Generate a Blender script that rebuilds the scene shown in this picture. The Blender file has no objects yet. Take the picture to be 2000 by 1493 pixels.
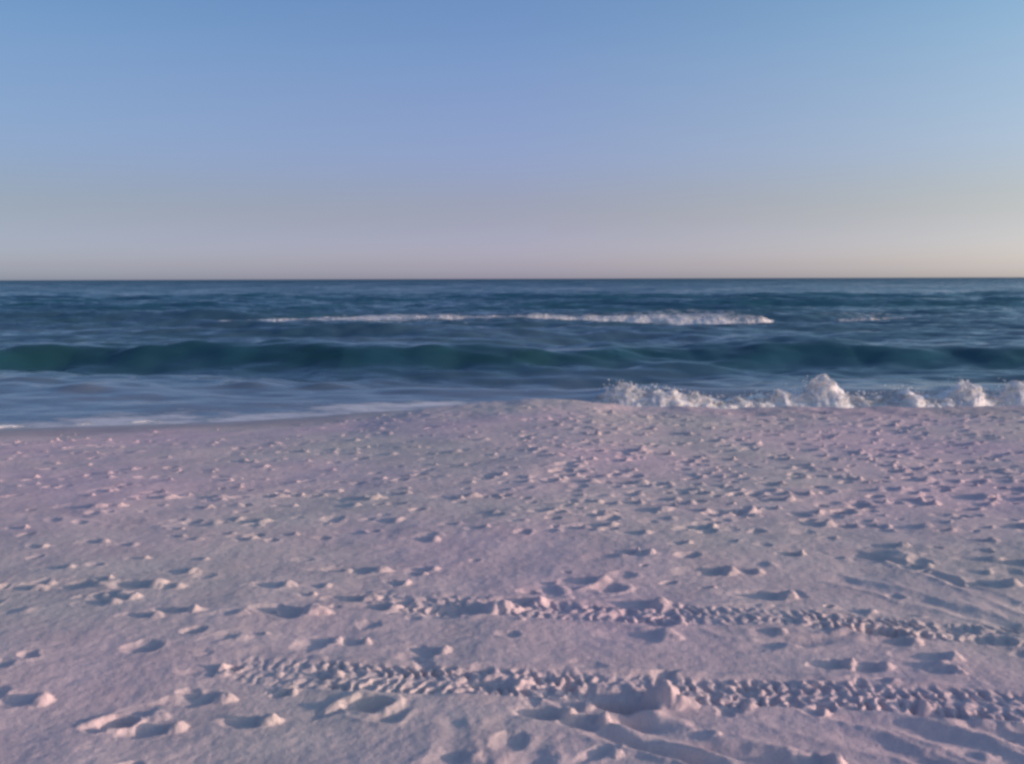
import bpy, math, random
import numpy as np
R = math.radians
S = bpy.context.scene
C = S.collection
rng = np.random.default_rng(7)
random.seed(7)

# ------------------------------------------------------------------ camera
EYE = 1.6
FPX = 1732.0                      # focal length in pixels of the 2000 px wide photograph
PITCH = 6.65
cam = bpy.data.objects.new('camera', bpy.data.cameras.new('camera'))
C.objects.link(cam)
cam.data.sensor_width = 36
cam.data.lens = 36 * FPX / 2000
cam.data.clip_start = 0.05
cam.data.clip_end = 40000
cam.location = (0, 0, EYE)
ROLL = -0.17
cam.rotation_mode = 'XYZ'
from mathutils import Matrix
cam.matrix_world = Matrix.Translation((0, 0, EYE)) @ Matrix.Rotation(R(90 - PITCH), 4, 'X') @ Matrix.Rotation(R(ROLL), 4, 'Z')
S.camera = cam

# ------------------------------------------------------------------ sky and sun
SUN_EL = 9.0
SUN_AZ = 101.0                    # clockwise from the viewing direction (+Y): low on the right, a little behind
world = bpy.data.worlds.new('World')
S.world = world
world.use_nodes = True
nt = world.node_tree
nt.nodes.clear()
wo = nt.nodes.new('ShaderNodeOutputWorld')
bg = nt.nodes.new('ShaderNodeBackground')
sky = nt.nodes.new('ShaderNodeTexSky')
sky.sky_type = 'NISHITA'
sky.sun_disc = False
sky.sun_elevation = R(SUN_EL)
sky.sun_rotation = R(SUN_AZ)
sky.air_density = 1.0
sky.dust_density = 0.6
sky.ozone_density = 2.0
bg.inputs['Strength'].default_value = 0.15
# evening air: a violet-grey horizon band that the plain Nishita model renders too yellow (values are a quarter of the factor)
tc = nt.nodes.new('ShaderNodeTexCoord')
sx = nt.nodes.new('ShaderNodeSeparateXYZ'); nt.links.new(tc.outputs['Generated'], sx.inputs[0])
el = nt.nodes.new('ShaderNodeMath'); el.operation = 'MULTIPLY'; el.inputs[1].default_value = 2.5; nt.links.new(sx.outputs[2], el.inputs[0])
AIR = [(0.009, (0.239, 0.265, 0.635)),
       (0.035, (0.239, 0.249, 0.572)),
       (0.162, (0.234, 0.200, 0.329)),
       (0.340, (0.272, 0.231, 0.334)),
       (0.535, (0.291, 0.267, 0.356)),
       (0.705, (0.273, 0.281, 0.369)),
       (1.0, (0.300, 0.290, 0.370))]
ar = nt.nodes.new('ShaderNodeValToRGB'); ar.color_ramp.interpolation = 'CARDINAL'
while len(ar.color_ramp.elements) < len(AIR): ar.color_ramp.elements.new(0.5)
for q, (p, c) in zip(ar.color_ramp.elements, AIR):
    q.position = p; q.color = (*c, 1)
nt.links.new(el.outputs[0], ar.inputs[0])
mu = nt.nodes.new('ShaderNodeVectorMath'); mu.operation = 'MULTIPLY'
nt.links.new(sky.outputs[0], mu.inputs[0]); nt.links.new(ar.outputs[0], mu.inputs[1])
# brighter towards the sun's side
dt = nt.nodes.new('ShaderNodeVectorMath'); dt.operation = 'DOT_PRODUCT'
nt.links.new(tc.outputs['Generated'], dt.inputs[0]); dt.inputs[1].default_value = (math.sin(R(SUN_AZ)), math.cos(R(SUN_AZ)), 0)
az = nt.nodes.new('ShaderNodeMapRange'); az.inputs[1].default_value = -1; az.inputs[2].default_value = 1
nt.links.new(dt.outputs['Value'], az.inputs[0])
SIDE = [(0.0, (0.62, 0.66, 0.62)), (0.17, (0.71, 0.79, 0.75)), (0.405, (0.98, 0.98, 0.98)), (0.665, (1.28, 1.30, 1.03)), (1.0, (1.65, 1.52, 1.15))]
az2 = nt.nodes.new('ShaderNodeValToRGB')
while len(az2.color_ramp.elements) < len(SIDE): az2.color_ramp.elements.new(0.5)
for q, (p, c) in zip(az2.color_ramp.elements, SIDE):
    q.position = p; q.color = (c[0] / 2, c[1] / 2, c[2] / 2, 1)
nt.links.new(az.outputs[0], az2.inputs[0])
m2_ = nt.nodes.new('ShaderNodeVectorMath'); m2_.operation = 'MULTIPLY'
nt.links.new(mu.outputs[0], m2_.inputs[0]); nt.links.new(az2.outputs[0], m2_.inputs[1])
m3 = nt.nodes.new('ShaderNodeVectorMath'); m3.operation = 'SCALE'; m3.inputs['Scale'].default_value = 8
nt.links.new(m2_.outputs[0], m3.inputs[0])
nt.links.new(m3.outputs[0], bg.inputs['Color'])
nt.links.new(bg.outputs[0], wo.inputs['Surface'])

sun = bpy.data.objects.new('sun', bpy.data.lights.new('sun', 'SUN'))
C.objects.link(sun)
sun.data.energy = 3.7
sun.data.angle = R(0.6)
sun.data.color = (1.0, 0.74, 0.60)
sun.rotation_mode = 'XYZ'
# the lamp shines along its -Z: put its +Z towards the sun
from mathutils import Vector
sd = Vector((math.sin(R(SUN_AZ)) * math.cos(R(SUN_EL)), math.cos(R(SUN_AZ)) * math.cos(R(SUN_EL)), math.sin(R(SUN_EL))))
sun.rotation_euler = sd.to_track_quat('Z', 'Y').to_euler()
sun.location = (30, -5, 12)

S.view_settings.view_transform = 'Standard'
S.view_settings.look = 'None'
S.view_settings.exposure = 0.0
S.view_settings.gamma = 1.0
S.view_settings.use_curve_mapping = False
S.cycles.pixel_filter_type = 'BLACKMAN_HARRIS'
S.cycles.filter_width = 3.3       # soft phone lens
S.cycles.max_bounces = 5
S.cycles.use_denoising = True

SEA = -0.5

# ------------------------------------------------------------------ helpers
def smooth(a, b, v):
    t = np.clip((v - a) / (b - a), 0, 1)
    return t * t * (3 - 2 * t)

_perm = np.random.default_rng(11).permutation(4096)
_grad = np.random.default_rng(12).uniform(0, 2 * math.pi, 4096)
_gx, _gy = np.cos(_grad), np.sin(_grad)
def perlin(x, y, seed=0):
    x = np.asarray(x, float) + seed * 17.31
    y = np.asarray(y, float) - seed * 9.17
    xi = np.floor(x).astype(np.int64); yi = np.floor(y).astype(np.int64)
    xf = x - xi; yf = y - yi
    u = xf * xf * xf * (xf * (xf * 6 - 15) + 10)
    v = yf * yf * yf * (yf * (yf * 6 - 15) + 10)
    def g(a, b, dx, dy):
        k = _perm[(_perm[(xi + a) & 4095] + yi + b + seed * 101) & 4095]
        return _gx[k] * dx + _gy[k] * dy
    n00 = g(0, 0, xf, yf); n10 = g(1, 0, xf - 1, yf)
    n01 = g(0, 1, xf, yf - 1); n11 = g(1, 1, xf - 1, yf - 1)
    return 1.5 * ((n00 * (1 - u) + n10 * u) * (1 - v) + (n01 * (1 - u) + n11 * u) * v)

def fbm(x, y, seed=0, octaves=4, gain=0.5):
    s = 0; a = 1.0
    for k in range(octaves):
        s = s + a * perlin(x * 2 ** k, y * 2 ** k, seed + k)
        a *= gain
    return s

def at(px, py, z=0.0):
    """ground point seen at a pixel of the 2000 x 1493 photograph"""
    ang = R(PITCH) + math.atan((py - 746.5) / FPX)
    d = math.hypot(FPX, py - 746.5)
    y = (EYE - z) / math.tan(ang)
    rng_ = math.hypot(y, EYE - z)
    return (px - 1000) / d * rng_, y

def tag(o, label=None, cat=None, group=None, kind=None):
    if label: o['label'] = label
    if cat: o['category'] = cat
    if group: o['group'] = group
    if kind: o['kind'] = kind
    return o

def mesh_obj(name, verts, faces, mat, parent=None, normals=None):
    me = bpy.data.meshes.new(name)
    verts = np.ascontiguousarray(verts, dtype=np.float32)
    faces = np.ascontiguousarray(faces, dtype=np.int32)
    k = faces.shape[1]
    me.vertices.add(len(verts)); me.vertices.foreach_set('co', verts.ravel())
    me.loops.add(faces.size); me.loops.foreach_set('vertex_index', faces.ravel())
    me.polygons.add(len(faces))
    me.polygons.foreach_set('loop_start', np.arange(0, faces.size, k, dtype=np.int32))
    me.polygons.foreach_set('loop_total', np.full(len(faces), k, dtype=np.int32))
    me.polygons.foreach_set('use_smooth', np.ones(len(faces), dtype=bool))
    me.update(calc_edges=True)
    if normals is not None:
        me.normals_split_custom_set_from_vertices(normals.astype(np.float32))
    me.materials.append(mat)
    o = bpy.data.objects.new(name, me)
    C.objects.link(o)
    o.parent = parent
    return o

def float_attr(o, name, vals):
    a = o.data.attributes.new(name, 'FLOAT', 'POINT')
    a.data.foreach_set('value', np.ascontiguousarray(vals, dtype=np.float32))

class Grid:
    """a fan-shaped height field sheet, split by face masks into a thing and its parts"""
    def __init__(self, u, ys, ymin):
        self.ys = ys
        self.U, Y = np.meshgrid(u, ys)
        self.Y = Y
        self.X = self.U * np.maximum(Y, ymin)
        self.nr, self.nc = Y.shape
        i = np.arange(self.nr * self.nc).reshape(self.nr, self.nc)
        self.F = np.stack([i[:-1, :-1], i[:-1, 1:], i[1:, 1:], i[1:, :-1]], -1)
    def normals(self, Z):
        P = np.stack([self.X, self.Y, Z], -1)
        du = np.empty_like(P); dv = np.empty_like(P)
        du[:, 1:-1] = P[:, 2:] - P[:, :-2]; du[:, 0] = P[:, 1] - P[:, 0]; du[:, -1] = P[:, -1] - P[:, -2]
        dv[1:-1] = P[2:] - P[:-2]; dv[0] = P[1] - P[0]; dv[-1] = P[-1] - P[-2]
        n = np.cross(du, dv)
        return n / np.linalg.norm(n, axis=-1, keepdims=True)
    def emit(self, name, Z, mask, mat, parent=None, attrs=None, N=None):
        f = self.F[mask]
        if len(f) == 0: return None
        ids, inv = np.unique(f.ravel(), return_inverse=True)
        V = np.stack([self.X.ravel()[ids], self.Y.ravel()[ids], Z.ravel()[ids]], -1)
        o = mesh_obj(name, V, inv.reshape(f.shape), mat, parent, N.reshape(-1, 3)[ids] if N is not None else None)
        for k, a in (attrs or {}).items():
            float_attr(o, k, a.ravel()[ids])
        return o

def fan(lim, n, outer):
    core = np.linspace(-lim, lim, n)
    o = np.array(outer)
    return np.concatenate([-o[::-1], core, o])

# ------------------------------------------------------------------ materials
def mat_new(name):
    m = bpy.data.materials.new(name); m.use_nodes = True
    n = m.node_tree.nodes; l = m.node_tree.links
    b = n['Principled BSDF']
    return m, n, l, b

def node(n, t, **kw):
    q = n.new(t)
    for k, v in kw.items():
        if k in q.bl_rna.properties: setattr(q, k, v)
        else: q.inputs[k].default_value = v
    return q

def noise(n, l, scale, detail=4, rough=0.55, vec=None):
    t = node(n, 'ShaderNodeTexNoise', Scale=scale, Detail=detail, Roughness=rough)
    if vec is not None: l.new(vec, t.inputs['Vector'])
    return t

def ramp(n, l, src, stops):
    r = n.new('ShaderNodeValToRGB')
    e = r.color_ramp.elements
    while len(e) < len(stops): e.new(0.5)
    for q, (p, c) in zip(e, stops):
        q.position = p; q.color = (*c, 1) if len(c) == 3 else c
    l.new(src, r.inputs[0])
    return r

def mix(n, l, a, b, f):
    m = n.new('ShaderNodeMix'); m.data_type = 'RGBA'
    for s, v in ((6, a), (7, b), (0, f)):
        if isinstance(v, (tuple, float, int)):
            m.inputs[s].default_value = v if not isinstance(v, tuple) else (*v, 1)
        else: l.new(v, m.inputs[s])
    return m.outputs[2]

def sand_material():
    m, n, l, b = mat_new('pale_quartz_sand')
    geo = n.new('ShaderNodeNewGeometry')
    pos = geo.outputs['Position']
    big = noise(n, l, 0.35, 3, 0.5, pos)
    mid = noise(n, l, 3.0, 4, 0.6, pos)
    fine = noise(n, l, 260, 2, 0.7, pos)
    hue = ramp(n, l, big.outputs[0], [(0.35, (0.68, 0.60, 0.545)), (0.62, (0.76, 0.575, 0.60))])
    patch = ramp(n, l, mid.outputs[0], [(0.3, (0.84, 0.84, 0.86)), (0.7, (1.04, 1.03, 1.02))])
    grain = ramp(n, l, fine.outputs[0], [(0.3, (0.80, 0.80, 0.80)), (0.7, (1.12, 1.12, 1.12))])
    a = n.new('ShaderNodeMix'); a.data_type = 'RGBA'; a.blend_type = 'MULTIPLY'; a.inputs[0].default_value = 1
    l.new(hue.outputs[0], a.inputs[6]); l.new(patch.outputs[0], a.inputs[7])
    a2 = n.new('ShaderNodeMix'); a2.data_type = 'RGBA'; a2.blend_type = 'MULTIPLY'; a2.inputs[0].default_value = 1
    l.new(a.outputs[2], a2.inputs[6]); l.new(grain.outputs[0], a2.inputs[7])
    wet = node(n, 'ShaderNodeAttribute', attribute_name='wet')
    wetc = n.new('ShaderNodeMix'); wetc.data_type = 'RGBA'; wetc.blend_type = 'MULTIPLY'
    l.new(wet.outputs['Fac'], wetc.inputs[0]); l.new(a2.outputs[2], wetc.inputs[6])
    wetc.inputs[7].default_value = (0.52, 0.5, 0.52, 1)
    l.new(wetc.outputs[2], b.inputs['Base Color'])
    mr = node(n, 'ShaderNodeMapRange'); mr.inputs[3].default_value = 0.95; mr.inputs[4].default_value = 0.28
    l.new(wet.outputs['Fac'], mr.inputs[0]); l.new(mr.outputs[0], b.inputs['Roughness'])
    b.inputs['Specular IOR Level'].default_value = 0.3
    n1 = noise(n, l, 28, 5, 0.65, pos); n2 = noise(n, l, 140, 3, 0.7, pos)
    b1 = node(n, 'ShaderNodeBump', Strength=0.5, Distance=0.012); l.new(n1.outputs[0], b1.inputs['Height'])
    b2 = node(n, 'ShaderNodeBump', Strength=0.45, Distance=0.004); l.new(n2.outputs[0], b2.inputs['Height'])
    l.new(b1.outputs[0], b2.inputs['Normal']); l.new(b2.outputs[0], b.inputs['Normal'])
    return m

def water_material():
    m, n, l, b = mat_new('sea_water')
    geo = n.new('ShaderNodeNewGeometry'); pos = geo.outputs['Position']
    sh = node(n, 'ShaderNodeAttribute', attribute_name='shallow')
    fo = node(n, 'ShaderNodeAttribute', attribute_name='foam')
    nz = noise(n, l, 0.12, 3, 0.5, pos)
    deep = ramp(n, l, nz.outputs[0], [(0.35, (0.018, 0.080, 0.138)), (0.65, (0.018, 0.094, 0.130))])
    fa = node(n, 'ShaderNodeAttribute', attribute_name='face')
    gr = mix(n, l, deep.outputs[0], (0.010, 0.062, 0.074), fa.outputs['Fac'])
    c1 = mix(n, l, gr, (0.17, 0.21, 0.27), sh.outputs['Fac'])
    # lacy foam: the attribute says how much, stretched noise says where
    mp = node(n, 'ShaderNodeMapping'); l.new(pos, mp.inputs[0]); mp.inputs['Scale'].default_value = (0.7, 1.6, 1)
    fn = noise(n, l, 3.2, 6, 0.65, mp.outputs[0])
    s1 = node(n, 'ShaderNodeMath', operation='ADD'); l.new(fo.outputs['Fac'], s1.inputs[0]); l.new(fn.outputs[0], s1.inputs[1])
    fr = ramp(n, l, s1.outputs[0], [(0.72, (0, 0, 0)), (1.0, (1, 1, 1))])
    c2 = mix(n, l, c1, (0.66, 0.66, 0.70), fr.outputs[0])
    l.new(c2, b.inputs['Base Color'])
    b.inputs['IOR'].default_value = 1.33
    rr = node(n, 'ShaderNodeMapRange'); rr.inputs[3].default_value = 0.16; rr.inputs[4].default_value = 0.9
    l.new(fr.outputs[0], rr.inputs[0]); l.new(rr.outputs[0], b.inputs['Roughness'])
    # ripples as facet slopes (a bump node would smooth them away far out)
    acc = None
    for sc_, st_, amp in (((0.5, 1.3, 1), 6.0, 0.16), ((0.5, 1.0, 1), 1.3, 0.17), ((0.4, 1.0, 1), 0.16, 0.13)):
        m2 = node(n, 'ShaderNodeMapping'); l.new(pos, m2.inputs[0]); m2.inputs['Scale'].default_value = sc_
        w = noise(n, l, st_, 3, 0.6, m2.outputs[0])
        v = node(n, 'ShaderNodeVectorMath', operation='SUBTRACT'); l.new(w.outputs['Color'], v.inputs[0]); v.inputs[1].default_value = (0.5, 0.5, 0.5)
        q = node(n, 'ShaderNodeVectorMath', operation='MULTIPLY'); l.new(v.outputs[0], q.inputs[0]); q.inputs[1].default_value = (amp * 2, amp * 4, 0)
        if acc is None: acc = q
        else:
            a_ = node(n, 'ShaderNodeVectorMath', operation='ADD'); l.new(acc.outputs[0], a_.inputs[0]); l.new(q.outputs[0], a_.inputs[1]); acc = a_
    open_ = node(n, 'ShaderNodeAttribute', attribute_name='open_sea')
    sc = node(n, 'ShaderNodeVectorMath', operation='SCALE'); l.new(acc.outputs[0], sc.inputs[0]); l.new(open_.outputs['Fac'], sc.inputs['Scale'])
    bi = node(n, 'ShaderNodeVectorMath', operation='SCALE'); bi.inputs[0].default_value = (0, -0.16, 0); l.new(open_.outputs['Fac'], bi.inputs['Scale'])
    ad = node(n, 'ShaderNodeVectorMath', operation='ADD'); l.new(sc.outputs[0], ad.inputs[0]); l.new(bi.outputs[0], ad.inputs[1])
    ad2 = node(n, 'ShaderNodeVectorMath', operation='ADD'); l.new(ad.outputs[0], ad2.inputs[0]); l.new(geo.outputs['Normal'], ad2.inputs[1])
    nm = node(n, 'ShaderNodeVectorMath', operation='NORMALIZE'); l.new(ad2.outputs[0], nm.inputs[0]); l.new(nm.outputs[0], b.inputs['Normal'])
    return m

def foam_material():
    m, n, l, b = mat_new('white_sea_foam')
    geo = n.new('ShaderNodeNewGeometry'); pos = geo.outputs['Position']
    a = noise(n, l, 5, 5, 0.6, pos)
    r = ramp(n, l, a.outputs[0], [(0.36, (0.66, 0.67, 0.72)), (0.54, (0.90, 0.87, 0.84))])  # blue-grey patches put shaded foam into the colour, cream ones the lit foam
    l.new(r.outputs[0], b.inputs['Base Color'])
    b.inputs['Subsurface Weight'].default_value = 0.8
    b.inputs['Subsurface Radius'].default_value = (0.10, 0.10, 0.11)
    b.inputs['Subsurface Scale'].default_value = 1.0
    hl = node(n, 'ShaderNodeAttribute', attribute_name='lace')
    a3 = noise(n, l, 9, 6, 0.7, pos)
    sb = node(n, 'ShaderNodeMath', operation='SUBTRACT'); l.new(a3.outputs[0], sb.inputs[0]); l.new(hl.outputs['Fac'], sb.inputs[1])
    al = node(n, 'ShaderNodeMapRange'); al.inputs[1].default_value = -0.12; al.inputs[2].default_value = 0.22
    l.new(sb.outputs[0], al.inputs[0]); l.new(al.outputs[0], b.inputs['Alpha'])
    b.inputs['Roughness'].default_value = 0.7
    n1 = noise(n, l, 22, 5, 0.7, pos)
    b1 = node(n, 'ShaderNodeBump', Strength=0.5, Distance=0.03); l.new(n1.outputs[0], b1.inputs['Height'])
    l.new(b1.outputs[0], b.inputs['Normal'])
    return m

SAND = sand_material(); WATER = water_material(); FOAM = foam_material()

# ------------------------------------------------------------------ the beach
def shore_y(x):
    """where the sand meets sea level"""
    return np.interp(x, [-60, -12, -7.2, -4.3, -1.6, 0.2, 1.5, 60], [10.5, 12.0, 12.5, 13.1, 14.2, 14.9, 14.5, 14.2])

def beach(x, y):
    """the large shape: flat beach, gentle swash slope on the left, a berm that drops off on the right"""
    ys = shore_y(x)
    w = smooth(-3.2, 1.0, x)
    t = np.clip((y - 5) / (ys - 5), -3, 6)
    slope = np.where(t > 0, -0.5 * np.abs(t) ** 1.35, 0)
    yc = np.interp(x, [-2, 0.3, 1.2, 3, 8], [12.6, 12.7, 12.4, 12.2, 12.3])
    zc = np.interp(x, [-2, 0.3, 1.0, 1.8, 3, 8], [-0.15, -0.125, -0.145, -0.205, -0.21, -0.215])
    q = np.clip((y - 5) / (yc - 5), 0, 1)
    drop = np.clip(y - yc, 0, 50)
    berm = zc * q ** 1.1 - (np.sqrt(drop ** 2 + 0.16) - 0.4) * 0.30
    z = slope * (1 - w) + berm * w
    z = np.maximum(z, -3.5)
    back = np.clip(-2 - y, 0, 60)
    return z + back * 0.03

ys = np.concatenate([-np.geomspace(60, 0.5, 30) + 0.0, np.linspace(0.2, 2.2, 20), 2.3 * np.exp(np.linspace(0, math.log(15.0 / 2.3), 860)), np.geomspace(15.2, 45, 30)])
G = Grid(fan(0.66, 800, [0.67, 0.69, 0.72, 0.76, 0.82, 0.9, 1.0, 1.2, 1.5, 2, 2.7, 4, 6, 10, 16, 26]), ys, 2.3)
X, Y = G.X, G.Y
Z = beach(X, Y)
near = smooth(14.2, 12.0, Y) * smooth(-1, 1.5, Y)
dry = smooth(0.2, 2.2, shore_y(X) - Y - 0.9 * smooth(1.5, 3.0, X))
# rolling unevenness of walked-over sand
Z += near * 0.022 * fbm(X * 0.55, Y * 0.75, 1, 3) * (0.25 + 0.75 * dry)
disturb = np.clip(0.5 + 0.55 * fbm(X * 0.28, Y * 0.33, 5, 2), 0.12, 1.0)
Z += near * dry * disturb * 0.0065 * fbm(X * 2.6, Y * 3.4, 20, 4, 0.55)
Z += 0.02 * smooth(10.5, 12, Y) * smooth(15, 13.5, Y) * smooth(-3, 0, X) * fbm(X * 1.3, Y * 1.0, 140, 4, 0.55)
Z += near * 0.0016 * fbm(X * 14, Y * 14, 30, 3, 0.6)

def rows(y0, y1):
    return slice(max(0, np.searchsorted(G.ys, y0)), min(len(G.ys), np.searchsorted(G.ys, y1) + 1))

fid = np.zeros((G.nr - 1, G.nc - 1), np.int32)      # which part a face belongs to
def stamp(x, y, a, b, rot, depth, rim=0.35, part=0, shape=1.0, skew=0.0, lean=0.95):
    """press an elliptical print (or, with depth < 0, heap a mound) into the sand"""
    r = 2.2 * max(a, b)
    sl = rows(y - r, y + r)
    if sl.stop <= sl.start: return
    xs = X[sl]; yy = Y[sl]
    cols = np.where(np.any(np.abs(xs - x) < r, axis=0))[0]
    if len(cols) == 0: return
    cs = slice(cols[0], cols[-1] + 1)
    dx = xs[:, cs] - x; dy = yy[:, cs] - y
    c, s = math.cos(rot), math.sin(rot)
    p = dx * c + dy * s; p = p / np.where(p < 0, a * lean, a * 0.85); q = (-dx * s + dy * c) / b
    sc = 0.9 / max(a, b)
    wob = 1 + 0.24 * perlin(dx * sc + x * 31, dy * sc + y * 17, 3) + 0.12 * perlin(dx * sc * 2.7 + x * 31, dy * sc * 2.7 + y * 17, 4)
    d = np.sqrt(p * p + q * q) * wob
    inside = np.where(d < 1, (1 - d ** 2) ** shape, 0)
    ring = np.exp(-((d - 1.15) / 0.24) ** 2) * (1 + 0.5 * perlin(dx * 12 + x * 3, dy * 12, 9)) * (1 + skew * p)
    Z[sl, cs] += -depth * inside + rim * depth * ring
    if part and d.shape[0] > 2 and d.shape[1] > 2:
        m = d[:-1, :-1] < 1.25
        sub = fid[sl.start:sl.start + m.shape[0], cs.start:cs.start + m.shape[1]]
        k = m[:sub.shape[0], :sub.shape[1]] & (sub == 0)
        sub[k] = part

def kicked(x, y, a, b, rot, h, heap=True, part=0):
    """a shallow soft hollow, most with the sand pushed up into a crumbly heap at its right side"""
    stamp(x, y, a, b, rot, h * (0.75 if heap else 1.25), 0.10, part, 1.0, 0.6, 1.9 if heap else 1.2)
    if heap:
        stamp(x + a * 1.05, y - a * math.sin(rot) * 0.2, a * 0.50, b * 0.85, rot + 0.3, -h * 1.15, 0, 0, 1.25, 0, 1.1)
        stamp(x + a * 1.35 + rng.normal(0, .1) * a, y + rng.normal(0, .35) * b, a * 0.3, b * 0.3, 0, -h * 0.5, 0, 0, 1.0, 0, 1.0)

# fine pocks everywhere on the walked sand
for k in range(2600):
    yy = 2.6 + 10.0 * rng.random() ** 0.8
    xx = rng.uniform(-0.66, 0.66) * yy
    dens = 0.42 + 0.58 * float(smooth(-2.0, 1.5, np.array(xx))) if yy > 5.5 else 0.25
    if rng.random() > dens: continue
    if yy > float(shore_y(xx)) - (1.6 if xx < -1 else 2.6): continue
    a = rng.uniform(0.025, 0.085)
    hgt = rng.uniform(0.006, 0.015) * (1.35 if yy > 6 else 1)
    kicked(xx, yy, a, a * rng.uniform(0.6, 1.0), rng.uniform(-0.8, 0.8), hgt, rng.random() < 0.55)

# prints that can be told apart: pixel position, half-width px, depth, lit heap (+1 right, -1 left, 0 none), tilt
PRINTS = [
 (35,1366,38,.045,0,.1),(232,1405,32,.05,-1,0),(302,1416,34,.045,0,.2),(392,1361,36,.045,0,.2),(484,1405,30,.04,1,0),
 (552,1352,16,.03,0,0),(722,1379,40,.06,-1,-.05),(556,1198,42,.05,1,-.3),(150,1138,48,.03,0,0),(262,1142,38,.045,0,-.2),
 (325,1146,20,.03,0,0),(532,1143,26,.04,0,0),(226,1167,28,.03,0,0),(276,1206,24,.03,0,0),(344,1196,26,.03,1,0),
 (702,1112,34,.04,0,-.2),(652,1110,22,.03,0,0),(826,1108,18,.03,0,0),(684,1166,30,.035,1,0),(737,1183,28,.03,0,0),
 (908,1192,52,.06,1,0),(1012,1176,34,.05,0,0),(1236,1182,42,.05,0,-.1),(150,990,36,.04,0,0),(212,988,18,.03,1,0),
 (300,970,24,.03,1,0),(402,968,24,.03,0,0),(520,965,22,.025,1,0),(700,972,26,.04,1,0),(892,970,24,.03,1,0),
 (480,1015,30,.03,0,.2),(630,1252,24,.03,0,0),(692,1255,18,.03,0,0),(836,1275,24,.03,0,-.5),(460,1305,14,.03,-1,0),
 (1215,881,34,.04,0,0),(1215,942,30,.04,0,0),(1142,980,22,.03,0,0),(1296,974,20,.03,0,0),(1256,996,32,.035,0,0),
 (1428,999,28,.035,1,0),(1510,979,24,.035,1,0),(1525,918,18,.03,0,0),(1642,1001,28,.035,-1,0),(1582,1023,28,.035,0,0),
 (1362,1029,22,.03,0,0),(1780,941,28,.04,0,0),(1882,970,38,.045,0,-.1),(1740,884,28,.035,0,0),(1546,1083,15,.04,0,0),
 (1230,1080,12,.04,0,0),(1733,1070,24,.035,0,0),(1700,1088,50,.03,0,-.2),(1382,1117,34,.03,1,0),(1450,1116,24,.03,0,0),
 (1912,1098,26,.03,0,-.2),(1988,1106,30,.04,0,-.2),(1936,1144,34,.04,0,-.25),(1142,1136,28,.035,0,0),(1192,1149,30,.03,-1,-.1),
 (1490,1164,40,.05,0,-.2),(1627,1301,24,.04,1,0),(1696,1307,26,.035,0,-.1),(1816,1288,36,.035,0,-.1),(1842,1316,20,.03,0,0),
 (1722,1237,46,.045,-1,-.15),(1742,1257,34,.03,0,-.1),(1300,1222,24,.035,0,0),(1248,1245,46,.03,0,-.3),
 (1212,1374,66,.085,1,-.45),(1062,1397,34,.045,0,-.1),(1146,1411,26,.05,0,0),(962,1340,46,.04,0,-.25),(1436,1386,18,.03,1,0),
 (1350,893,26,.03,0,0),(1060,893,24,.03,0,0),(520,867,18,.03,0,0),(240,884,26,.02,0,0),(740,886,22,.025,0,0),(860,884,26,.03,0,0),
 (920,860,22,.03,0,0),(1170,846,20,.03,0,0),(1130,940,24,.03,0,0),(1030,880,24,.03,0,0),(1060,1000,22,.025,1,0),(960,1010,26,.02,0,0),
 (1500,1240,20,.02,0,0),(40,1140,30,.035,0,.1),(110,1105,22,.02,0,0),(1880,1225,30,.03,0,0),(1945,1250,34,.035,0,-.1),(1870,870,26,.03,0,0),
 (1620,900,20,.03,0,0),(1450,870,22,.03,0,0),(1310,850,24,.025,0,0),(1570,880,24,.03,0,0),(1690,960,22,.03,0,0),(1930,920,26,.03,0,0),
 (150,928,12,.03,0,0),(1165,1028,24,.03,0,0),(690,1035,24,.02,0,0),(1770,1030,30,.025,0,-.1),(1590,1492,30,.05,0,0),
]
SKIP_TRACK = set()
def ground_at(px, py):
    z = 0.0
    for _ in range(6):
        x, y = at(px, py, z)
        z = float(beach(np.array(x), np.array(y)))
    return x, y, z
nprint = 0
for (px, py, hw, dep, heap, tilt) in PRINTS:
    x, y, z = ground_at(px, py)
    dist = math.hypot(y, EYE - z)
    a = hw / FPX * dist * 1.15
    b = min(a * 0.85, max(a * 0.62, 0.05))
    nprint += 1
    if heap >= 0:
        kicked(x, y, a, b, tilt * 1.4, dep * (0.62 if heap else 0.5), True, nprint)
        if heap: stamp(x + a * 1.5, y, a * 0.45, a * 0.4, 0.4, -dep * 0.35, 0, 0, 1.1, 0, 1.1)
    else:
        stamp(x, y, a, b, tilt * 1.4, dep * 0.75, 0.22, nprint, 0.9, 0.3, 1.2)
        stamp(x - a * 1.5, y - a * .1, a * 0.6, a * 0.3, 0.5, -dep * 0.3, 0, 0, 1.1, 0, 1.1)

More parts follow.
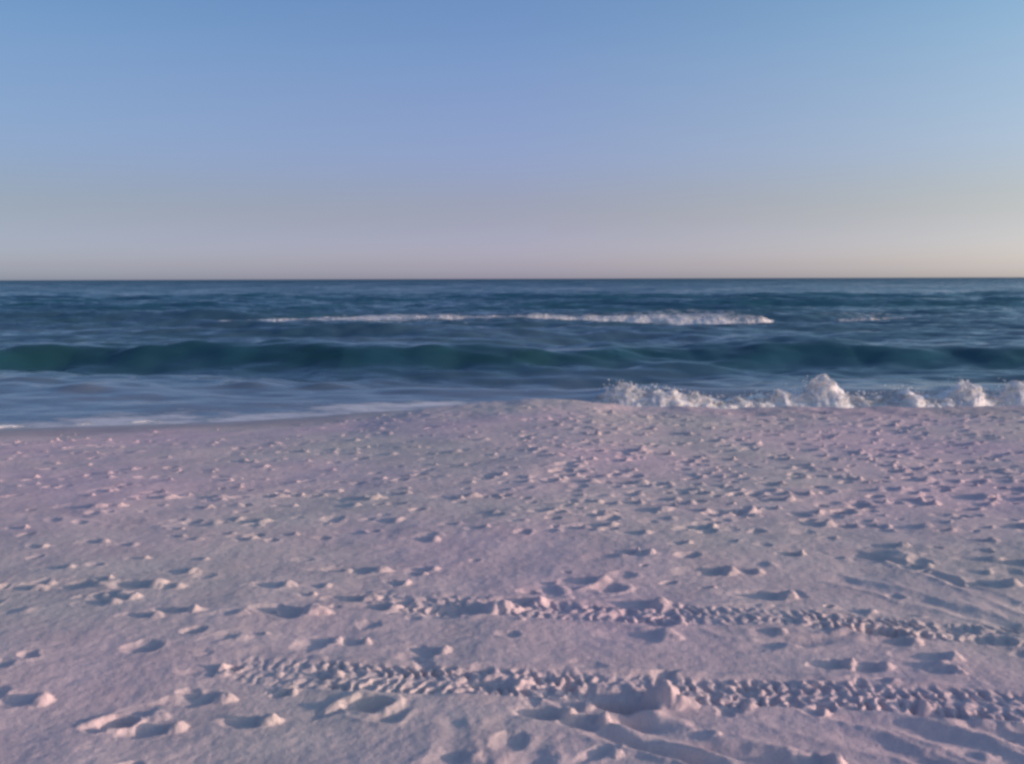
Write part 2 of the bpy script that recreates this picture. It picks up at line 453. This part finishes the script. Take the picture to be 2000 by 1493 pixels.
# tyre tracks: two ribbons of lug prints across the beach
TR = []
def poly(pts):
    p = np.array([ground_at(a, b)[:2] for a, b in pts])
    s = np.linspace(0, len(p) - 1, 60)
    return np.stack([np.interp(s, range(len(p)), p[:, 0]), np.interp(s, range(len(p)), p[:, 1])], -1)
def track(pts, half, x_in, fade, depth, part, lug=0.058, seed=0):
    P = poly(pts)
    sl = rows(P[:, 1].min() - 0.5, P[:, 1].max() + 0.5)
    xs, yy = X[sl], Y[sl]
    order = np.argsort(P[:, 0])
    cy = np.interp(xs, P[order, 0], P[order, 1])
    slope = np.gradient(P[order, 1], P[order, 0]); sc = np.interp(xs, P[order, 0], slope)
    d = (yy - cy) / np.sqrt(1 + sc ** 2) + 0.012 * perlin(xs * 5, yy * 5, 40 + seed)
    s = xs
    w = smooth(half, half * 0.8, np.abs(d)) * smooth(x_in, x_in + fade, xs)
    w = w * (0.62 + 0.5 * perlin(xs * 1.7, yy * 3, 50 + seed))
    crumble = perlin(xs * 18, yy * 18, 70 + seed) + 0.5 * perlin(xs * 40, yy * 40, 75 + seed)
    Z[sl] += w * (-depth * 0.30 + depth * 0.32 * crumble)
    ph = (s + np.abs(d) * 0.22 + 0.034 * perlin(s * 6, d * 8, 60 + seed) + 0.020 * perlin(s * 19, d * 22, 64 + seed)) / lug + np.where(d > 0, 0.5, 0.0)
    amp_ = np.abs(np.sin(math.pi * d / half)) ** 0.6 * np.clip(0.8 + 0.9 * perlin(s * 3.5, d * 8, 62 + seed), 0.1, 1.3)
    pit = np.clip(np.sin(2 * math.pi * ph) + 1.35 * crumble, -0.4, 1)
    Z[sl] += w * (-depth * 0.85 * pit * amp_ + depth * 0.30 * perlin(xs * 30, yy * 30, 66 + seed))
    for _ in range(130):
        gx = rng.uniform(x_in, 3.2); gy = float(np.interp(gx, P[order, 0], P[order, 1])) + rng.normal(0, .7) * half
        stamp(gx, gy, rng.uniform(.02, .06), rng.uniform(.015, .04), rng.uniform(-.6, .6), depth * rng.uniform(-.6, .7), 0.05, 0, 1.0, 0, 1.2)
    edge = np.exp(-((np.abs(d) - half * 1.12) / (half * 0.16)) ** 2) * smooth(x_in, x_in + fade, xs)
    Z[sl] += edge * depth * 0.35 * (1 + perlin(xs * 6, yy * 6, 80 + seed))
    m = (np.abs(d) < half * 1.02) & (xs > x_in + fade * 0.35)
    m = m[:-1, :-1]
    sub = fid[sl.start:sl.start + m.shape[0]]
    k = m[:sub.shape[0]] & (sub == 0)
    sub[k] = part
T1, T2 = 900, 901
track([(-600,1105),(300,1140),(650,1168),(1000,1188),(1250,1202),(1500,1208),(2000,1242),(2700,1300)], 0.135, ground_at(640,1168)[0], 0.7, 0.018, T1, 0.055, 0)
track([(-600,1250),(0,1285),(430,1302),(700,1325),(1000,1336),(1300,1346),(1700,1362),(2000,1388),(2700,1450)], 0.135, ground_at(330,1300)[0], 1.0, 0.026, T2, 0.056, 3)

def groove(pts, width, depth, soft=1.0):
    """a long drag mark with a raised lip"""
    P = poly(pts)
    for (x0, y0), (x1, y1) in zip(P[:-1], P[1:]): pass
    lo, hi = P[:, 1].min() - 4 * width, P[:, 1].max() + 4 * width
    sl = rows(lo, hi)
    xs, yy = X[sl], Y[sl]
    best = np.full(xs.shape, 1e9); sgn = np.zeros(xs.shape); tt = np.zeros(xs.shape)
    for i in range(0, len(P) - 4, 4):
        a0, a1 = P[i], P[i + 4]
        v = a1 - a0; L = np.dot(v, v)
        t = np.clip(((xs - a0[0]) * v[0] + (yy - a0[1]) * v[1]) / L, 0, 1)
        ex = xs - a0[0] - t * v[0]; ey = yy - a0[1] - t * v[1]
        dd = np.hypot(ex, ey)
        m = dd < best
        best[m] = dd[m]; sgn[m] = np.sign(ey[m]); tt[m] = ((i + 4 * t) / len(P))[m]
    fade = smooth(0, 0.15, tt) * smooth(1, 0.85, tt)
    q = best / (width * (1 + 0.35 * perlin(xs * 4, yy * 4, 91) + 0.2 * perlin(xs * 13, yy * 13, 92)))
    Z[sl] += fade * (-depth * np.exp(-q ** 2) + depth * 0.5 * np.exp(-((q - 1.7) / 0.6) ** 2)) * np.clip(0.8 + 0.8 * perlin(xs * 3.5, yy * 5, 90), 0.1, 1.5)
groove([(1640,1078),(1740,1095),(1860,1135),(1990,1185),(2200,1270)], 0.035, 0.014)
groove([(1600,1120),(1700,1145),(1850,1185),(1990,1225)], 0.05, 0.010)
groove([(1180,1400),(1270,1425),(1370,1460),(1490,1482),(1560,1500)], 0.04, 0.032)
groove([(1000,1385),(1080,1400),(1150,1425),(1300,1470),(1420,1510)], 0.035, 0.022)
groove([(1480,1400),(1600,1425),(1760,1470),(1900,1530)], 0.05, 0.012)
groove([(1560,1390),(1720,1410),(1880,1455),(2050,1530)], 0.05, 0.014)
groove([(1740,1385),(1860,1405),(1980,1445),(2150,1520)], 0.04, 0.014)
groove([(880,1400),(880,1440),(890,1500),(900,1560)], 0.05, 0.005)
groove([(970,1395),(1000,1440),(1040,1500),(1080,1560)], 0.06, 0.006)
groove([(1060,1400),(1050,1440),(1040,1480),(1035,1550)], 0.05, 0.005)
groove([(590,1398),(650,1385),(700,1392),(760,1405),(790,1375)], 0.03, 0.012)
groove([(1370,1220),(1450,1245),(1560,1258),(1640,1255)], 0.04, 0.012)
groove([(0,1008),(120,1005),(260,1020),(420,1022)], 0.06, 0.014)

# steep crumbled heap by the nearer track; long pit added to darken its shadow
hx, hy, _z = ground_at(1215, 1376)
stamp(hx, hy, 0.15, 0.06, -0.35, 0.040, 0.0, 0, 0.9, 0, 1.3)
hx, hy, _z = ground_at(1297, 1374)
stamp(hx, hy, 0.04, 0.06, 0.2, -0.020, 0.0, 0, 1.2, 0, 0.9)
N = G.normals(Z)
wet = smooth(1.5, 0.25, shore_y(X) - Y + 0.25 * perlin(X * 0.9, Y * 1.5, 33)) * smooth(0.5, -2.5, X)
wet = np.maximum(wet, 0.30 * smooth(11.0, 12.0, Y + 0.3 * perlin(X, Y, 34)) * smooth(1.5, 3.5, X))
wet = np.maximum(wet, smooth(-0.3, -0.5, Z))
attrs = {'wet': wet}
sand = G.emit('sand', Z, fid == 0, SAND, None, attrs, N)
tag(sand, 'pale mauve-grey beach sand pocked with footprints in the foreground', None, None, 'structure')
for k in range(1, nprint + 1):
    if (fid == k).sum() > 6:
        G.emit('footprint', Z, fid == k, SAND, sand, attrs, N)
t = G.emit('tyre_track', Z, fid == T1, SAND, sand, attrs, N); t['label'] = 'farther faint band of lug prints pressed into the sand'
t = G.emit('tyre_track', Z, fid == T2, SAND, sand, attrs, N); t['label'] = 'nearer deep band of chevron lug prints pressed into the sand'

# ------------------------------------------------------------------ the sea
wy = np.concatenate([11.0 * np.exp(np.linspace(0, math.log(120 / 11.0), 560)), np.geomspace(122, 9000, 110)])
W = Grid(fan(0.66, 640, [0.68, 0.72, 0.78, 0.86, 1.0, 1.25, 1.7, 2.5, 4, 7, 12, 24]), wy, 11.0)
x, y = W.X, W.Y
H = np.full(x.shape, SEA)
wr = np.random.default_rng(5)
off = smooth(13, 20, y)
cell = 0.0044 * y
for k in range(46):
    lam = 0.55 * (14 / 0.55) ** wr.random()
    th = wr.normal(0, 0.30 if lam > 3 else 0.55)
    kk = 2 * math.pi / lam
    amp = 0.0062 * lam ** 0.8
    res = smooth(2.5, 6, lam / cell)
    warp = 0.8 * perlin(x / 9, y / 6, 100 + k % 5)
    ph = kk * (x * math.sin(th) + y * math.cos(th)) + wr.uniform(0, 6.28) + warp * 2
    s = np.sin(ph)
    H += amp * res * (0.25 + 0.75 * off) * (s + 0.25 * np.cos(2 * ph))

# the unbroken green swell, its crest rising and sinking along the shore
def crest(xx):
    return np.interp(xx, [-40, -13.5, -11, -8, -4, 0, 2.5, 5, 8.5, 12, 40], [21.0, 21.6, 22.6, 22.4, 21.4, 21.6, 22.4, 22.3, 22.7, 21.8, 21.8])
def crest_h(xx):
    return np.interp(xx, [-40, -13.4, -11.2, -9.5, -8, -6.5, -5.0, -3.0, -1, 1.2, 2.6, 4.5, 6, 8.4, 10.5, 14, 40],
                         [.4, .50, .40, .42, .50, .42, .44, .40, .38, .38, .44, .26, .30, .48, .36, .32, .35])
def swell(cy, hh, front, back):
    d = y - cy
    return hh * np.where(d < 0, np.exp(-(d / front) ** 2), np.exp(-(d / back) ** 2))
cy = crest(x) + 0.25 * perlin(x * 0.5, y * 0 + 3.0, 7)
H += swell(cy, crest_h(x) + 0.03 * perlin(x * 1.2, y * 0 + 1, 8), 0.85, 2.6)
H += swell(cy + 0 * x - 3.2 + 0.8 * perlin(x * .15, y * 0, 9), 0.10 * np.clip(perlin(x * 0.35, y * 0 + 9, 10) + .35, 0, 1), 0.5, 1.2)
# second and third swells farther out
H += swell(33 + 1.5 * perlin(x * 0.08, y * 0, 12), 0.22 + .12 * perlin(x * .16, y * 0, 13), 1.5, 3.5)
H += swell(45.5 + 1.5 * perlin(x * 0.05, y * 0, 14), 0.34 + .1 * perlin(x * .1, y * 0, 15), 1.4, 4)
H += swell(66 + 3 * perlin(x * 0.04, y * 0, 16), 0.35 + .2 * perlin(x * .07, y * 0, 17), 2.4, 6)
H += swell(95 + 4 * perlin(x * 0.03, y * 0, 18), 0.40 + .2 * perlin(x * .05, y * 0, 19), 3.5, 9)
# small dark wavelets in the inshore water on the left, the shore break rising on the right
for (px, py, hw, hh) in [(165,768,55,.10),(490,760,50,.11),(640,762,60,.13),(60,752,60,.06),(1180,718,90,.10),(1330,722,110,.12),(1500,700,90,.1),(820,772,70,.04)]:
    gx, gy = at(px, py, SEA)
    a = hw / FPX * gy
    H += hh * np.exp(-((x - gx) / a) ** 2) * np.where(y < gy, np.exp(-((y - gy) / 0.28) ** 2), np.exp(-((y - gy) / 0.8) ** 2))
brk = smooth(1.0, 2.2, x)
H += swell(15.3 + 0.2 * perlin(x * .8, y * 0, 21), 0.16 * brk, 0.4, 1.1)
edge = smooth(0.0, 1.5, y - shore_y(x))
H = np.where(y < 16, SEA + (H - SEA) * (0.25 + 0.75 * edge), H)
# the swash: a thin lobe of water run up the left slope
lob = smooth(1.4, 0.0, y - shore_y(x)) * smooth(0.5, -2, x)
H += 0.015 * lob
shallow = np.clip(1.0 * smooth(21, 13.5, y) * 0.9, 0, 1) * 0.85 + 0.24 * smooth(75, 30, y)
shallow = np.clip(shallow + 0.12 * fbm(x * .15, y * .4, 60, 2) * smooth(60, 20, y), 0, 1)
# slope of the swell's face is clear green water: no milky sand there
shallow *= 1 - 0.85 * np.exp(-((y - cy + 0.5) / 1.2) ** 2)
foam = np.zeros(x.shape)
foam += 0.36 * smooth(1.0, 0.2, y - shore_y(x)) * smooth(1.0, -1.5, x)
foam += 0.20 * smooth(3.5, 0.5, y - shore_y(x)) * smooth(2.5, -1, x) * np.clip(fbm(x * .5, y * 1.2, 70, 2) + .5, 0, 1)
foam += 0.42 * np.exp(-((y - 43.5) / 2.2) ** 2) * smooth(-14, -10, x) * smooth(13, 10, x)
foam += 0.24 * np.exp(-((y - 47) / 3.5) ** 2) * np.clip(fbm(x * .08, y * .1, 71, 2) + .35, 0, 1)
foam += 0.22 * np.exp(-((y - 38) / 4) ** 2) * np.clip(fbm(x * .12, y * .2, 72, 2) + .2, 0, 1)
foam += 0.40 * brk * smooth(15.5, 14.2, y)
NW = W.normals(H)
wa = {'shallow': shallow, 'foam': foam, 'face': np.exp(-((y - cy + 0.4) / 0.9) ** 2) * np.clip(0.7 + 0.6 * fbm(x * 0.22, y * 0.4, 77, 3), 0.1, 1.2), 'open_sea': 0.30 + 0.70 * smooth(13, 45, y) + 0.9 * smooth(90, 500, y) + 0.6 * smooth(400, 1500, y)}
d = (y - cy)[:-1, :-1]
xx = x[:-1, :-1]
swm = (d > -1.5) & (d < 0.9) & (np.abs(xx) < 18)
sea = W.emit('sea', H, ~swm, WATER, None, wa, NW)
tag(sea, 'blue-green sea reaching to the level horizon', None, None, 'structure')
o = W.emit('wave', H, swm, WATER, sea, wa, NW)
o['label'] = 'long unbroken dark green swell rising in front of the foam'

# ------------------------------------------------------------------ foam of the breaking waves
def roll(name, xs_, cyf, hf, base, depth, nt_, rough, seed, parent=None, freq=1.0, sink=0.06, gap=0.1, lace=0.24):
    """a tumbling roll of white water: a humped ribbon torn by noise, its height given along the shore"""
    n = len(xs_); t = np.linspace(0, 1, nt_)
    Xs, T = np.meshgrid(xs_, t, indexing='ij')
    h = hf(Xs)
    cy_ = cyf(Xs)
    prof = np.sin(math.pi * T) ** 0.8
    yy = cy_ + depth * (T - 0.5) * 2 * (0.6 + 0.4 * np.clip(h / 0.3, 0, 1.5))
    f = freq
    tear = np.clip(0.75 + (0.45 if gap > 0 else 0.75) * fbm(Xs * 1.8 * f, yy * 1.2 * f, seed, 4, 0.5), gap, 1.5)
    zz = base - sink + (h * tear + sink - 0.01) * prof
    yy = yy + rough * fbm(Xs * 4 * f, zz * 6 * f + T * 3, seed + 9, 4, 0.6) * prof
    xx_ = Xs + rough * 0.8 * fbm(Xs * 4 * f + 5, T * 5 + zz * 5 * f, seed + 14, 4, 0.6) * prof
    V = np.stack([xx_, yy, zz], -1).reshape(-1, 3)
    i = np.arange(n * nt_).reshape(n, nt_)
    F = np.stack([i[:-1, :-1], i[1:, :-1], i[1:, 1:], i[:-1, 1:]], -1).reshape(-1, 4)
    o = mesh_obj(name, V, F, FOAM, parent)
    float_attr(o, 'lace', (lace * (0.45 + 0.55 * prof * np.clip(h / (np.max(h) + 1e-6) * 1.6, 0, 1))).reshape(-1))
    return o

ico = None
def blobs(name, pts, rad, parent=None):
    """spray: many small lumps of foam joined into one mesh"""
    global ico
    if ico is None:
        import bmesh
        b = bmesh.new(); bmesh.ops.create_icosphere(b, subdivisions=1, radius=1)
        ico = (np.array([v.co[:] for v in b.verts]), np.array([[v.index for v in f.verts] for f in b.faces])); b.free()
    v0, f0 = ico
    n = len(pts)
    sc_ = rad[:, None, None] * (1 + 0.35 * rng.normal(size=(n, len(v0), 1))) * np.array([1.2, 1, 0.9])
    V = (v0[None] * sc_ + pts[:, None]).reshape(-1, 3)
    F = (f0[None] + (np.arange(n) * len(v0))[:, None, None]).reshape(-1, 3)
    o = mesh_obj(name, V, F, FOAM, parent)
    float_attr(o, 'lace', np.full(len(V), 0.2))
    return o

# shore break on the right
peaks = [(1178,40,.7),(1205,56,1),(1245,44,.7),(1285,44,1),(1310,40,1),(1345,34,.8),(1400,12,.4),(1450,20,.6),(1480,30,.6),(1530,34,.8),(1575,46,1),(1603,58,1),(1625,54,1),(1665,26,.6),(1690,30,.6),(1720,26,.6),(1770,44,.8),(1800,34,.8),(1840,22,.6),(1870,44,1),(1888,56,1),(1920,38,.8),(1950,30,.8),(1985,50,1),(2040,40,1),(2100,50,1)]
px_ = np.array([p[0] for p in peaks]); ph_ = np.array([p[1] for p in peaks])
def break_h(xx):
    pxx = 1000 + xx / 14.3 * FPX
    h = np.maximum(np.interp(pxx, px_, ph_), 30 + 4 * np.sin(xx * 3.1)) * 14.3 / FPX
    return np.where(pxx < 1180, h * smooth(1150, 1182, pxx), h) * np.where(pxx > 2150, .7, 1)
bx = np.linspace(1.25, 12.5, 1500)
w = roll('breaking_wave', bx, lambda q: 14.35 + 0.10 * np.sin(q * 1.7), lambda q: break_h(q) * 0.85, SEA, 0.42, 34, 0.05, 200, gap=0.45)
lc = roll('foam_crest', bx + 0.03, lambda q: 14.22 + 0.10 * np.sin(q * 1.7), lambda q: break_h(q) * 1.12, SEA, 0.30, 34, 0.10, 240, w, 1.2, 0.06, 0.3, 0.50)
lc['label'] = 'lacy torn crest of the foam'
tag(w, 'white shore break tumbling behind the sand on the right', 'wave')
npt = 2600
bxs = rng.uniform(1.4, 9, npt)
hh = break_h(bxs)
pts = np.stack([bxs, 14.35 + rng.normal(0, .16, npt), SEA + hh * (0.25 + 0.8 * rng.random(npt) ** 0.6)], -1)
keep = rng.random(npt) < 0.7 * hh / 0.45
sp = blobs('spray', pts[keep], (0.003 + 0.010 * rng.random(npt) ** 2)[keep], w)
sp['kind'] = 'stuff'

# far breaker
def far_h(xx):
    pxx = 1000 + xx / 43.5 * FPX
    return np.interp(pxx, [380,430,500,560,640,700,760,860,920,1000,1060,1120,1180,1220,1260,1300,1340,1390,1430,1470,1490], [0,.0,.03,.12,.18,.22,.24,.30,.34,.34,.30,.26,.24,.34,.28,.36,.36,.36,.28,.24,0])
w2 = roll('breaking_wave', np.linspace(-15.5, 12.4, 1400), lambda q: 42.9 + 0.4 * np.sin(q * .4) - 0.02 * q, lambda q: far_h(q), SEA + 0.12, 0.9, 24, 0.12, 300, None, 0.4, 0.32, 0.5, 0.52)
tag(w2, 'long thin line of white water breaking farther out, before the horizon', 'wave')
def far2_h(xx):
    pxx = 1000 + xx / 43 * FPX
    return np.interp(pxx, [1630,1660,1700,1740,1800,1820], [0,.10,.16,.12,.10,0])
w3 = roll('breaking_wave', np.linspace(15.8, 20.5, 260), lambda q: 43.0 + 0 * q, far2_h, SEA + 0.10, 0.5, 16, 0.1, 320, None, 0.5, 0.2, 0.2, 0.6)
tag(w3, 'short faint patch of white water far out on the right', 'wave')

# swash edge on the left
def edge_y(q): return shore_y(q) + 0.10 * perlin(q * 1.1, q * 0, 35) + 0.02
w4 = roll('foam_line', np.linspace(-9.5, -0.8, 1100), edge_y, lambda q: 0.06 * np.clip(0.9 * perlin(q * 1.6, q * 0 + 4, 36), -0.6, 1) * smooth(-0.8, -2.5, q), SEA + 0.028, 0.10, 14, 0.05, 340)
tag(w4, 'thin broken line of pale foam where the swash meets the sand on the left', 'foam')
